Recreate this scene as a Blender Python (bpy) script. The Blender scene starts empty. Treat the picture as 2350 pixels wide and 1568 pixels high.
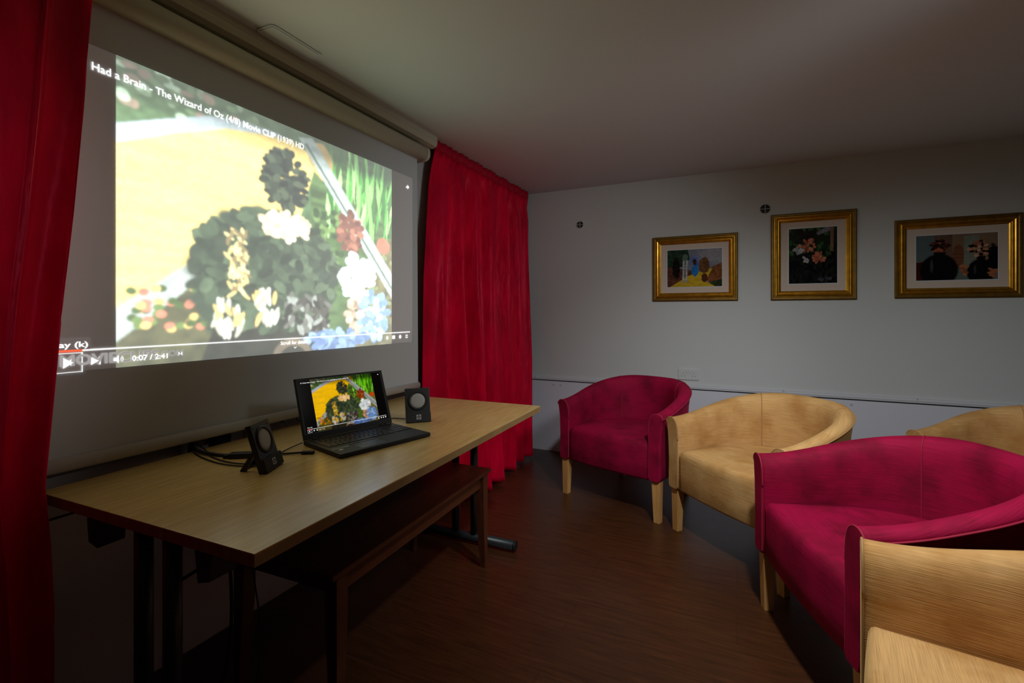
import bpy, math, random
import numpy as np
from mathutils import Vector, Matrix
random.seed(4); RNG = np.random.default_rng(7)
SC = bpy.context.scene
COL = SC.collection
R = math.radians

# ---------------------------------------------------------------- camera, world, lights, exposure
cam_d = bpy.data.cameras.new('camera'); cam = bpy.data.objects.new('camera', cam_d); COL.objects.link(cam)
cam.location = (0, 0, 1.19); cam.rotation_euler = (R(90), 0, R(25.3))
cam_d.sensor_width = 36; cam_d.lens = 36 * 1091 / 2350; cam_d.shift_y = -64 / 2350; cam_d.clip_start = 0.05
SC.camera = cam
SC.view_settings.view_transform = 'Standard'; SC.view_settings.look = 'None'
SC.view_settings.gamma = 1; SC.view_settings.use_curve_mapping = False
SC.view_settings.exposure = 0.0
w = bpy.data.worlds.new('world'); SC.world = w; w.use_nodes = True
w.node_tree.nodes['Background'].inputs[0].default_value = (.55, .6, .7, 1)
w.node_tree.nodes['Background'].inputs[1].default_value = 0.0

def spot(name, loc, target, power, size, blend, radius, col=(1, 1, 1)):
    d = bpy.data.lights.new(name, 'SPOT'); d.energy = power; d.spot_size = R(size); d.spot_blend = blend
    d.shadow_soft_size = radius; d.color = col
    o = bpy.data.objects.new(name, d); COL.objects.link(o); o.location = loc
    o.rotation_euler = (Vector(target) - Vector(loc)).to_track_quat('-Z', 'Y').to_euler()
    return o

def point(name, loc, power, radius, col=(1, 1, 1)):
    d = bpy.data.lights.new(name, 'POINT'); d.energy = power; d.shadow_soft_size = radius; d.color = col
    o = bpy.data.objects.new(name, d); COL.objects.link(o); o.location = loc
    return o

spot('ceiling_downlight', (.15, 1.25, 2.2), (.60, 2.35, 0), 118, 122, 1.0, .06, (.95, .985, 1))
spot('curtain_side_fill', (.95, 1.55, 2.2), (-1.05, 3.0, 1.0), 92, 88, 1.0, .26, (.95, .985, 1))  # added fill, no fixture: brightens right curtain, screen's right side and back wall

spot('left_curtain_fill', (1.9, .3, 1.95), (-1.56, .12, 1.32), 46, 27, 1.0, .05, (1, .97, .93))  # invented narrow spot without a fixture, lifts the left curtain only

H = 2.2525      # ceiling height
XL = -1.76      # wall with the screen
YB = 3.89       # wall with the pictures
XS = -1.66      # screen fabric

# ---------------------------------------------------------------- materials
MATS = {}
def mat(name, col, rough=.5, metal=0, spec=.5, sheen=0, emit=None, es=1.0, bump=None, var=None, coat=0, tint=None, stint=None):
    """bump=(scale xyz, strength, dist, coord) ; var=(scale xyz, amount, coord)"""
    m = bpy.data.materials.new(name); m.use_nodes = True; nt = m.node_tree; b = nt.nodes['Principled BSDF']
    b.inputs['Base Color'].default_value = (*col, 1); b.inputs['Roughness'].default_value = rough
    b.inputs['Metallic'].default_value = metal; b.inputs['Specular IOR Level'].default_value = spec
    if sheen: b.inputs['Sheen Weight'].default_value = sheen; b.inputs['Sheen Roughness'].default_value = .4; b.inputs['Sheen Tint'].default_value = (min(1, col[0] * 2.5 + .2), min(1, col[1] * 2.5 + .08), min(1, col[2] * 2.5 + .08), 1)
    if stint: b.inputs['Sheen Tint'].default_value = (*stint, 1); b.inputs['Sheen Roughness'].default_value = .3
    if tint: b.inputs['Specular Tint'].default_value = (*tint, 1)
    if coat: b.inputs['Coat Weight'].default_value = coat; b.inputs['Coat Roughness'].default_value = .15
    if emit: b.inputs['Emission Color'].default_value = (*emit, 1); b.inputs['Emission Strength'].default_value = es
    tc = nt.nodes.new('ShaderNodeTexCoord') if (bump or var) else None
    def noise(scale, coord, detail=3):
        mp = nt.nodes.new('ShaderNodeMapping'); mp.inputs['Scale'].default_value = scale
        nt.links.new(tc.outputs[coord], mp.inputs[0])
        n = nt.nodes.new('ShaderNodeTexNoise'); n.inputs['Scale'].default_value = 1; n.inputs['Detail'].default_value = detail
        nt.links.new(mp.outputs[0], n.inputs['Vector']); return n
    src = None
    if var:
        vs = var if isinstance(var, list) else [var]
        for sc_, amt, coord in vs:
            n = noise(sc_, coord)
            r = nt.nodes.new('ShaderNodeMapRange'); r.inputs[1].default_value = .3; r.inputs[2].default_value = .7
            r.inputs[3].default_value = 1 - amt; r.inputs[4].default_value = 1 + amt
            nt.links.new(n.outputs['Fac'], r.inputs[0])
            mx = nt.nodes.new('ShaderNodeMix'); mx.data_type = 'RGBA'; mx.blend_type = 'MULTIPLY'; mx.inputs[0].default_value = 1
            if src: nt.links.new(src, mx.inputs[6])
            else: mx.inputs[6].default_value = (*col, 1)
            nt.links.new(r.outputs[0], mx.inputs[7]); src = mx.outputs[2]
        nt.links.new(src, b.inputs['Base Color'])
    if bump:
        n = noise(bump[0], bump[3]); bp = nt.nodes.new('ShaderNodeBump')
        bp.inputs['Strength'].default_value = bump[1]; bp.inputs['Distance'].default_value = bump[2]
        nt.links.new(n.outputs['Fac'], bp.inputs['Height']); nt.links.new(bp.outputs[0], b.inputs['Normal'])
    MATS[name] = m; return m

def emit_mat(name, col, s=1.0):
    m = bpy.data.materials.new(name); m.use_nodes = True; nt = m.node_tree; b = nt.nodes['Principled BSDF']
    b.inputs['Base Color'].default_value = (.8, .8, .8, 1); b.inputs['Roughness'].default_value = .9; b.inputs['Specular IOR Level'].default_value = 0
    b.inputs['Emission Color'].default_value = (*col, 1); b.inputs['Emission Strength'].default_value = s
    return m

def attr_mat(name, base, emission=None, rough=.9, spec=0.0, tint=(1, 1, 1)):
    m = bpy.data.materials.new(name); m.use_nodes = True; nt = m.node_tree; b = nt.nodes['Principled BSDF']
    a = nt.nodes.new('ShaderNodeAttribute'); a.attribute_name = 'paint'
    b.inputs['Roughness'].default_value = rough; b.inputs['Specular IOR Level'].default_value = spec
    if emission is None: nt.links.new(a.outputs['Color'], b.inputs['Base Color'])
    else:
        b.inputs['Base Color'].default_value = (*base, 1)
        nt.links.new(a.outputs['Color'], b.inputs['Emission Color']); b.inputs['Emission Strength'].default_value = emission
    return m

def srgb(r, g, b):
    f = lambda c: (c / 255 / 12.92) if c / 255 <= .04045 else ((c / 255 + .055) / 1.055) ** 2.4
    return (f(r), f(g), f(b))

def wood(name, c1, c2, rough, stretch, ring=6.0, coat=0, planks=None):
    m = bpy.data.materials.new(name); m.use_nodes = True; nt = m.node_tree; b = nt.nodes['Principled BSDF']
    tc = nt.nodes.new('ShaderNodeTexCoord'); mp = nt.nodes.new('ShaderNodeMapping'); mp.inputs['Scale'].default_value = stretch
    nt.links.new(tc.outputs['Object'], mp.inputs[0])
    n = nt.nodes.new('ShaderNodeTexNoise'); n.inputs['Scale'].default_value = ring; n.inputs['Detail'].default_value = 6; n.inputs['Roughness'].default_value = .6; n.inputs['Distortion'].default_value = .4
    nt.links.new(mp.outputs[0], n.inputs['Vector'])
    cr = nt.nodes.new('ShaderNodeValToRGB'); cr.color_ramp.elements[0].position = .34; cr.color_ramp.elements[1].position = .66
    cr.color_ramp.elements[0].color = (*c1, 1); cr.color_ramp.elements[1].color = (*c2, 1)
    nt.links.new(n.outputs['Fac'], cr.inputs[0]); out = cr.outputs[0]
    if planks:
        bt = nt.nodes.new('ShaderNodeTexBrick'); bt.offset = .37; bt.inputs['Scale'].default_value = 1
        bt.inputs['Brick Width'].default_value = planks[0]; bt.inputs['Row Height'].default_value = planks[1]
        bt.inputs['Mortar Size'].default_value = .0012; bt.inputs['Bias'].default_value = 0
        bt.inputs['Color1'].default_value = (.93, .93, .93, 1); bt.inputs['Color2'].default_value = (1.04, 1.04, 1.04, 1); bt.inputs['Mortar'].default_value = (.6, .6, .6, 1)
        nt.links.new(tc.outputs['Object'], bt.inputs['Vector'])
        mx = nt.nodes.new('ShaderNodeMix'); mx.data_type = 'RGBA'; mx.blend_type = 'MULTIPLY'; mx.inputs[0].default_value = 1
        nt.links.new(out, mx.inputs[6]); nt.links.new(bt.outputs[0], mx.inputs[7]); out = mx.outputs[2]
    nt.links.new(out, b.inputs['Base Color']); b.inputs['Roughness'].default_value = rough
    b.inputs['Coat Weight'].default_value = coat; b.inputs['Coat Roughness'].default_value = .25
    bp = nt.nodes.new('ShaderNodeBump'); bp.inputs['Strength'].default_value = .12; bp.inputs['Distance'].default_value = .002
    nt.links.new(n.outputs['Fac'], bp.inputs['Height']); nt.links.new(bp.outputs[0], b.inputs['Normal'])
    return m

def chair_fabric(name, col, dark, ribscale, ribamt, sheen, depth):
    """ribbed chenille: ribs follow UV.y, nap patches follow object space"""
    m = bpy.data.materials.new(name); m.use_nodes = True; nt = m.node_tree; b = nt.nodes['Principled BSDF']
    tc = nt.nodes.new('ShaderNodeTexCoord')
    mp = nt.nodes.new('ShaderNodeMapping'); mp.inputs['Scale'].default_value = (9, ribscale, 1); nt.links.new(tc.outputs['UV'], mp.inputs[0])
    n = nt.nodes.new('ShaderNodeTexNoise'); n.inputs['Scale'].default_value = 1; n.inputs['Detail'].default_value = 3; nt.links.new(mp.outputs[0], n.inputs['Vector'])
    n2 = nt.nodes.new('ShaderNodeTexNoise'); n2.inputs['Scale'].default_value = 5.5; n2.inputs['Detail'].default_value = 4; n2.inputs['Roughness'].default_value = .55; nt.links.new(tc.outputs['Object'], n2.inputs['Vector'])
    r2 = nt.nodes.new('ShaderNodeMapRange'); r2.inputs[1].default_value = .36; r2.inputs[2].default_value = .56; nt.links.new(n2.outputs['Fac'], r2.inputs[0])
    mx = nt.nodes.new('ShaderNodeMix'); mx.data_type = 'RGBA'; mx.inputs[6].default_value = (*dark, 1); mx.inputs[7].default_value = (*col, 1)
    nt.links.new(r2.outputs[0], mx.inputs[0])
    r = nt.nodes.new('ShaderNodeMapRange'); r.inputs[1].default_value = .35; r.inputs[2].default_value = .6; r.inputs[3].default_value = 1 - ribamt; r.inputs[4].default_value = 1.08
    nt.links.new(n.outputs['Fac'], r.inputs[0])
    m2 = nt.nodes.new('ShaderNodeMix'); m2.data_type = 'RGBA'; m2.blend_type = 'MULTIPLY'; m2.inputs[0].default_value = 1
    nt.links.new(mx.outputs[2], m2.inputs[6]); nt.links.new(r.outputs[0], m2.inputs[7]); nt.links.new(m2.outputs[2], b.inputs['Base Color'])
    bp = nt.nodes.new('ShaderNodeBump'); bp.inputs['Strength'].default_value = .55; bp.inputs['Distance'].default_value = depth
    nt.links.new(n.outputs['Fac'], bp.inputs['Height']); nt.links.new(bp.outputs[0], b.inputs['Normal'])
    b.inputs['Roughness'].default_value = .75; b.inputs['Specular IOR Level'].default_value = .2
    b.inputs['Sheen Weight'].default_value = sheen; b.inputs['Sheen Roughness'].default_value = .35
    b.inputs['Sheen Tint'].default_value = (min(1, col[0] * 2 + .1), col[1] * 2, col[2] * 2, 1)
    return m

M_wall = mat('wall_paint', srgb(202, 206, 205), .75, spec=.25, bump=((160, 160, 160), .08, .001, 'Object'), var=((1.2, 1.2, 1.2), .02, 'Object'))
M_wdark = mat('dark_wall_paint', srgb(110, 108, 106), .8, spec=.2)
M_ceil = mat('ceiling_paint', srgb(218, 226, 232), .85, spec=.2)
M_dado = mat('dado_board', srgb(214, 216, 226), .5, spec=.35)
M_trim = mat('white_trim', srgb(200, 202, 208), .4, spec=.4)
M_gap = mat('dark_gap', (.02, .02, .02), .9)
M_floor = wood('floor_wood', srgb(58, 31, 13), srgb(78, 43, 20), .36, (1.1, 13, 1), 5, planks=(1.6, .21))
M_cream = mat('cream_metal', srgb(196, 192, 168), .45, spec=.4)
M_creamd = mat('cream_plastic', srgb(205, 200, 182), .4)
M_screen = mat('screen_fabric', (.63, .67, .69), .95, spec=.05)
M_bar = mat('screen_bar', srgb(205, 205, 196), .45)
M_red_c = mat('red_curtain_velvet', srgb(214, 4, 50), .40, spec=.45, tint=(1, .12, .2), sheen=.9, stint=(.9, .012, .09), bump=((26, 16, 6), .55, .012, 'Object'), var=[((9, 6, 2.5), .22, 'Object'), ((24, 18, 5), .16, 'Object')])
M_red_t = mat('red_heading', srgb(180, 4, 42), .65, spec=.2, sheen=.3)
M_table = wood('table_laminate', srgb(188, 156, 98), srgb(210, 180, 118), .25, (26, 1.4, 1), 4)
M_edge = wood('table_edge', srgb(140, 112, 70), srgb(165, 133, 86), .5, (26, 1.4, 1), 4)
M_steel = mat('dark_steel', srgb(62, 66, 68), .4, metal=.6)
M_black = mat('black_plastic', (.012, .012, .013), .4)
M_blackm = mat('matt_black', (.01, .01, .011), .6)
M_rub = mat('black_rubber', (.008, .008, .008), .55)
M_darkwood = wood('low_table_wood', srgb(80, 40, 22), srgb(100, 54, 30), .4, (20, 1.5, 2), 4)
M_beech = wood('beech', srgb(196, 142, 78), srgb(214, 163, 98), .4, (10, 10, 1.2), 6)
M_redf = chair_fabric('crimson_chenille', srgb(156, 3, 56), srgb(122, 1, 40), 420, .24, .2, .002)
M_tanf = chair_fabric('tan_chenille', srgb(206, 162, 104), srgb(184, 136, 78), 420, .20, .25, .0022)
M_redp = mat('crimson_piping', srgb(150, 8, 48), .7, sheen=.4)
M_tanp = mat('tan_piping', srgb(170, 128, 80), .7, sheen=.2)
M_under = mat('underside_cloth', (.015, .012, .01), .9)
M_gold = mat('gilt_wood', srgb(196, 146, 44), .28, metal=.85, var=((30, 30, 30), .18, 'Object'))
M_golddk = mat('dark_gilt_edge', srgb(122, 90, 30), .45, metal=.6, var=((30, 30, 30), .2, 'Object'))  # darker gilt for the outer moulding
M_mount = mat('cream_mount', srgb(205, 190, 176), .8)
M_glow = emit_mat('projected_white', (1, 1, 1), 1.0)
M_glowr = emit_mat('projected_red', (1.0, .09, .01), .9)
M_glowg = emit_mat('projected_grey', (.30, .30, .30), 1)
M_glowd = emit_mat('projected_dim', (.05, .05, .052), 1)
M_lapw = emit_mat('display_white', (1, 1, 1), .8)
M_lapr = emit_mat('display_red', (1.0, .05, .03), .7)
M_lapk = mat('display_black', (.004, .004, .005), .12)
M_cone = mat('grey_cone', srgb(175, 177, 174), .5)
M_logo = mat('silver_logo', srgb(205, 208, 212), .4)
M_logok = mat('logo_black', (.01, .01, .01), .5)
M_redl = mat('red_plastic', srgb(190, 20, 24), .4)
M_sticker = mat('pale_green_sticker', srgb(165, 190, 170), .5)
M_grey = mat('grey_print', srgb(95, 97, 100), .5)
M_screw = mat('painted_screw', srgb(190, 192, 196), .35)
M_vent = mat('vent_mesh', (.02, .02, .02), .8)
M_glass = None
def glassmat():
    m = bpy.data.materials.new('picture_glass'); m.use_nodes = True; nt = m.node_tree; b = nt.nodes['Principled BSDF']
    b.inputs['Transmission Weight'].default_value = 1; b.inputs['Roughness'].default_value = .02; b.inputs['IOR'].default_value = 1.1
    b.inputs['Base Color'].default_value = (1, 1, 1, 1); return m
M_glass = glassmat()

# ---------------------------------------------------------------- mesh helpers
class MB:
    def __init__(s): s.v = []; s.f = []; s.uv = None; s.sm = []
    def add(s, vs, fs, smooth=False):
        o = len(s.v); s.v += [tuple(p) for p in vs]; s.f += [tuple(o + i for i in f) for f in fs]; s.sm += [smooth] * len(fs); return s
    def box(s, x0, y0, z0, x1, y1, z1, bev=0.0):
        if bev <= 0:
            v = [(x, y, z) for z in (z0, z1) for y in (y0, y1) for x in (x0, x1)]
            return s.add(v, [(0, 2, 3, 1), (4, 5, 7, 6), (0, 1, 5, 4), (2, 6, 7, 3), (0, 4, 6, 2), (1, 3, 7, 5)])
        import bmesh
        bm = bmesh.new(); bmesh.ops.create_cube(bm, size=1)
        for q in bm.verts: q.co = Vector(((x0 + x1) / 2 + q.co.x * (x1 - x0), (y0 + y1) / 2 + q.co.y * (y1 - y0), (z0 + z1) / 2 + q.co.z * (z1 - z0)))
        bmesh.ops.bevel(bm, geom=list(bm.edges), offset=bev, segments=2, profile=.7, affect='EDGES')
        bm.verts.index_update(); s.add([q.co[:] for q in bm.verts], [[q.index for q in f.verts] for f in bm.faces]); bm.free(); return s
    def rings(s, rings, cap0=True, cap1=True, closed=True, smooth=True):
        n = len(rings[0]); o = len(s.v)
        for r in rings: s.v += [tuple(p) for p in r]
        for i in range(len(rings) - 1):
            for j in range(n if closed else n - 1):
                k = (j + 1) % n
                s.f.append((o + i * n + j, o + i * n + k, o + (i + 1) * n + k, o + (i + 1) * n + j)); s.sm.append(smooth)
        if cap0: s.f.append(tuple(o + j for j in reversed(range(n)))); s.sm.append(False)
        if cap1: s.f.append(tuple(o + (len(rings) - 1) * n + j for j in range(n))); s.sm.append(False)
        return s
    def cyl(s, a, b, r, r2=None, n=20):
        a = Vector(a); b = Vector(b); d = (b - a).normalized(); q = d.to_track_quat('Z', 'Y'); r2 = r if r2 is None else r2
        c = [Vector((math.cos(2 * math.pi * i / n), math.sin(2 * math.pi * i / n), 0)) for i in range(n)]
        return s.rings([[a + q @ (p * r) for p in c], [b + q @ (p * r2) for p in c]])
    def tube(s, pts, r, n=8, sub=6):
        P = [Vector(p) for p in pts]
        if sub > 1 and len(P) > 2:
            Q = []
            for i in range(len(P) - 1):
                p0 = P[max(i - 1, 0)]; p1 = P[i]; p2 = P[i + 1]; p3 = P[min(i + 2, len(P) - 1)]
                for k in range(sub):
                    t = k / sub
                    Q.append(.5 * ((2 * p1) + (p2 - p0) * t + (2 * p0 - 5 * p1 + 4 * p2 - p3) * t * t + (3 * p1 - p0 - 3 * p2 + p3) * t ** 3))
            P = Q + [P[-1]]
        rr = []; up = None
        for i, p in enumerate(P):
            d = (P[min(i + 1, len(P) - 1)] - P[max(i - 1, 0)]).normalized()
            if up is None: up = Vector((0, 0, 1)) if abs(d.z) < .9 else Vector((1, 0, 0))
            sd = d.cross(up).normalized(); up = sd.cross(d).normalized()
            rr.append([p + (sd * math.cos(2 * math.pi * j / n) + up * math.sin(2 * math.pi * j / n)) * r for j in range(n)])
        return s.rings(rr)
    def prism(s, poly, z0, z1, axis='z'):
        def m(p, h): return {'z': (p[0], p[1], h), 'x': (h, p[0], p[1]), 'y': (p[0], h, p[1])}[axis]
        return s.rings([[m(p, z0) for p in poly], [m(p, z1) for p in poly]], smooth=False)
    def xf(s, M):
        s.v = [tuple(M @ Vector(p)) for p in s.v]; return s
    def build(s, name, m, parent=None, world=False, uv=None, recalc=True):
        me = bpy.data.meshes.new(name)
        vs = s.v
        if world and parent is not None:
            L = world_loc(parent); vs = [(p[0] - L[0], p[1] - L[1], p[2] - L[2]) for p in vs]
        me.from_pydata(vs, [], s.f); me.polygons.foreach_set('use_smooth', s.sm)
        if uv is not None:
            l = me.uv_layers.new(name='UVMap')
            idx = np.zeros(len(me.loops), int); me.loops.foreach_get('vertex_index', idx)
            l.data.foreach_set('uv', np.array(uv, float)[idx].ravel())
        if recalc:
            import bmesh
            bm = bmesh.new(); bm.from_mesh(me); bmesh.ops.recalc_face_normals(bm, faces=bm.faces); bm.to_mesh(me); bm.free()
        me.materials.append(m); me.update()
        o = bpy.data.objects.new(name, me); COL.objects.link(o)
        if parent is not None: o.parent = parent
        return o

def world_loc(o):
    L = Vector(o.location)
    while o.parent: o = o.parent; L = L + Vector(o.location)
    return L
def tag(o, label, cat, group=None):
    o['label'] = label; o['category'] = cat
    if group: o['group'] = group
    return o
def thing(name, label, cat, loc, rz=0, group=None):
    o = bpy.data.objects.new(name, None); COL.objects.link(o); o.location = loc; o.rotation_euler = (0, 0, rz); o.empty_display_size = .05
    return tag(o, label, cat, group)
def struct(o): o['kind'] = 'structure'; return o
def dup(root, loc, rz):
    def cp(o, par):
        c = o.copy(); COL.objects.link(c); c.parent = par
        for ch in o.children: cp(ch, c)
        return c
    r = cp(root, None); r.location = loc; r.rotation_euler = (0, 0, rz); return r
def frame_mat(o, xd, yd):
    """matrix: local x -> xd, local y -> yd, origin o"""
    xd = Vector(xd).normalized(); yd = Vector(yd).normalized(); zd = xd.cross(yd)
    M = Matrix.Identity(4)
    for i in range(3): M[i][0] = xd[i]; M[i][1] = yd[i]; M[i][2] = zd[i]; M[i][3] = o[i]
    return M
def text(name, body, m, parent, M, size, width=None, depth=.0004, bold=0.0, shear=0.0, part=True):
    c = bpy.data.curves.new(name, 'FONT'); c.body = body; c.size = 1; c.extrude = 0; c.offset = bold; c.shear = shear; c.resolution_u = 3
    o = bpy.data.objects.new(name, c); COL.objects.link(o)
    dg = bpy.context.evaluated_depsgraph_get(); dg.update(); me = bpy.data.meshes.new_from_object(o.evaluated_get(dg))
    bpy.data.objects.remove(o); bpy.data.curves.remove(c)
    v = np.zeros(len(me.vertices) * 3); me.vertices.foreach_get('co', v); v = v.reshape(-1, 3)
    x0, x1 = v[:, 0].min(), v[:, 0].max(); s = size / .73
    sx = width / (x1 - x0) if width else s
    A = np.column_stack([(v[:, 0] - x0) * sx, v[:, 1] * s, v[:, 2] * 0 + depth])
    for i, p in enumerate(A): me.vertices[i].co = M @ Vector(p)
    me.materials.clear(); me.materials.append(m); me.name = name
    r = bpy.data.objects.new(name, me); COL.objects.link(r); r.parent = parent
    return r

# ---------------------------------------------------------------- painter for pictures (numpy raster -> vertex colours)
class Paint:
    def __init__(s, w, h, bg):
        s.w = w; s.h = h; s.X, s.Y = np.meshgrid((np.arange(w) + .5) / w, (np.arange(h) + .5) / h)
        s.a = np.zeros((h, w, 3)); s.a[:] = np.array(srgb(*bg))
    def noise(s, sx, sy, seed):
        r = np.random.default_rng(seed); gx, gy = int(sx) + 2, int(sy) + 2; g = r.random((gy, gx))
        fx = s.X * (gx - 1.001); fy = s.Y * (gy - 1.001); ix = fx.astype(int); iy = fy.astype(int); tx = fx - ix; ty = fy - iy
        tx = tx * tx * (3 - 2 * tx); ty = ty * ty * (3 - 2 * ty)
        return (g[iy, ix] * (1 - tx) + g[iy, ix + 1] * tx) * (1 - ty) + (g[iy + 1, ix] * (1 - tx) + g[iy + 1, ix + 1] * tx) * ty
    def put(s, mask, col, amt=0.15, n=(30, 30), seed=1):
        k = 1 + amt * (s.noise(*n, seed) * 2 - 1)
        c = np.array(srgb(*col))[None, None] * k[..., None]
        m = mask[..., None]; s.a = s.a * (1 - m) + c * m
    def poly(s, pts, col, soft=.004, **k):
        ins = np.zeros((s.h, s.w), bool); P = pts
        for i in range(len(P)):
            x1, y1 = P[i]; x2, y2 = P[(i + 1) % len(P)]
            if y1 == y2: continue
            c = ((s.Y < y1) != (s.Y < y2)) & (s.X < (x2 - x1) * (s.Y - y1) / (y2 - y1) + x1); ins ^= c
        s.put(s.blur(ins.astype(float), soft), col, **k)
    def blur(s, m, r):
        n = max(0, int(r * s.w))
        for _ in range(2):
            for k in range(n):
                p = np.pad(m, 1, mode='edge'); m = (p[1:-1, 1:-1] * 2 + p[:-2, 1:-1] + p[2:, 1:-1] + p[1:-1, :-2] + p[1:-1, 2:]) / 6
        return m
    def ell(s, cx, cy, rx, ry, col, rot=0, lump=0, soft=.12, seed=3, **k):
        c, q = math.cos(rot), math.sin(rot); dx = s.X - cx; dy = s.Y - cy
        u = (dx * c + dy * q) / rx; v = (-dx * q + dy * c) / ry; d = np.sqrt(u * u + v * v)
        if lump: d = d + lump * (s.noise(26, 26, seed) - .5)
        s.put(np.clip((1 - d) / soft + .5, 0, 1), col, seed=seed, **k)
    def line(s, x0, y0, x1, y1, wd, col, **k):
        L = math.hypot(x1 - x0, y1 - y0); nx, ny = -(y1 - y0) / L * wd, (x1 - x0) / L * wd
        s.poly([(x0 + nx, y0 + ny), (x1 + nx, y1 + ny), (x1 - nx, y1 - ny), (x0 - nx, y0 - ny)], col, soft=.002, **k)
    def mul(s, n, seed, amt):
        s.a *= (1 + amt * (s.noise(*n, seed) * 2 - 1))[..., None]

def picture_mesh(name, arr, fn, m, parent):
    """arr h x w x 3 linear, row 0 = bottom; fn(u,v)->local point"""
    h, w_, _ = arr.shape
    o = np.array(fn(0, 0), float); du = np.array(fn(1, 0), float) - o; dv = np.array(fn(0, 1), float) - o
    U, V = np.meshgrid(np.linspace(0, 1, w_), np.linspace(0, 1, h))
    co = o + U.reshape(-1, 1) * du + V.reshape(-1, 1) * dv
    me = bpy.data.meshes.new(name); me.vertices.add(h * w_); me.vertices.foreach_set('co', co.ravel())
    i = np.arange((h - 1) * (w_ - 1)); r = i // (w_ - 1); c = i % (w_ - 1); a = r * w_ + c
    q = np.column_stack([a, a + 1, a + w_ + 1, a + w_]).astype(np.int32)
    me.loops.add(q.size); me.loops.foreach_set('vertex_index', q.ravel()); me.polygons.add(len(q))
    me.polygons.foreach_set('loop_start', np.arange(0, q.size, 4, dtype=np.int32))
    me.polygons.foreach_set('loop_total', np.full(len(q), 4, np.int32)); me.update(calc_edges=True)
    at = me.color_attributes.new('paint', 'FLOAT_COLOR', 'POINT')
    at.data.foreach_set('color', np.concatenate([arr.reshape(-1, 3), np.ones((h * w_, 1))], 1).astype(np.float32).ravel())
    me.materials.append(m); ob = bpy.data.objects.new(name, me); COL.objects.link(ob); ob.parent = parent
    return ob

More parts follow.
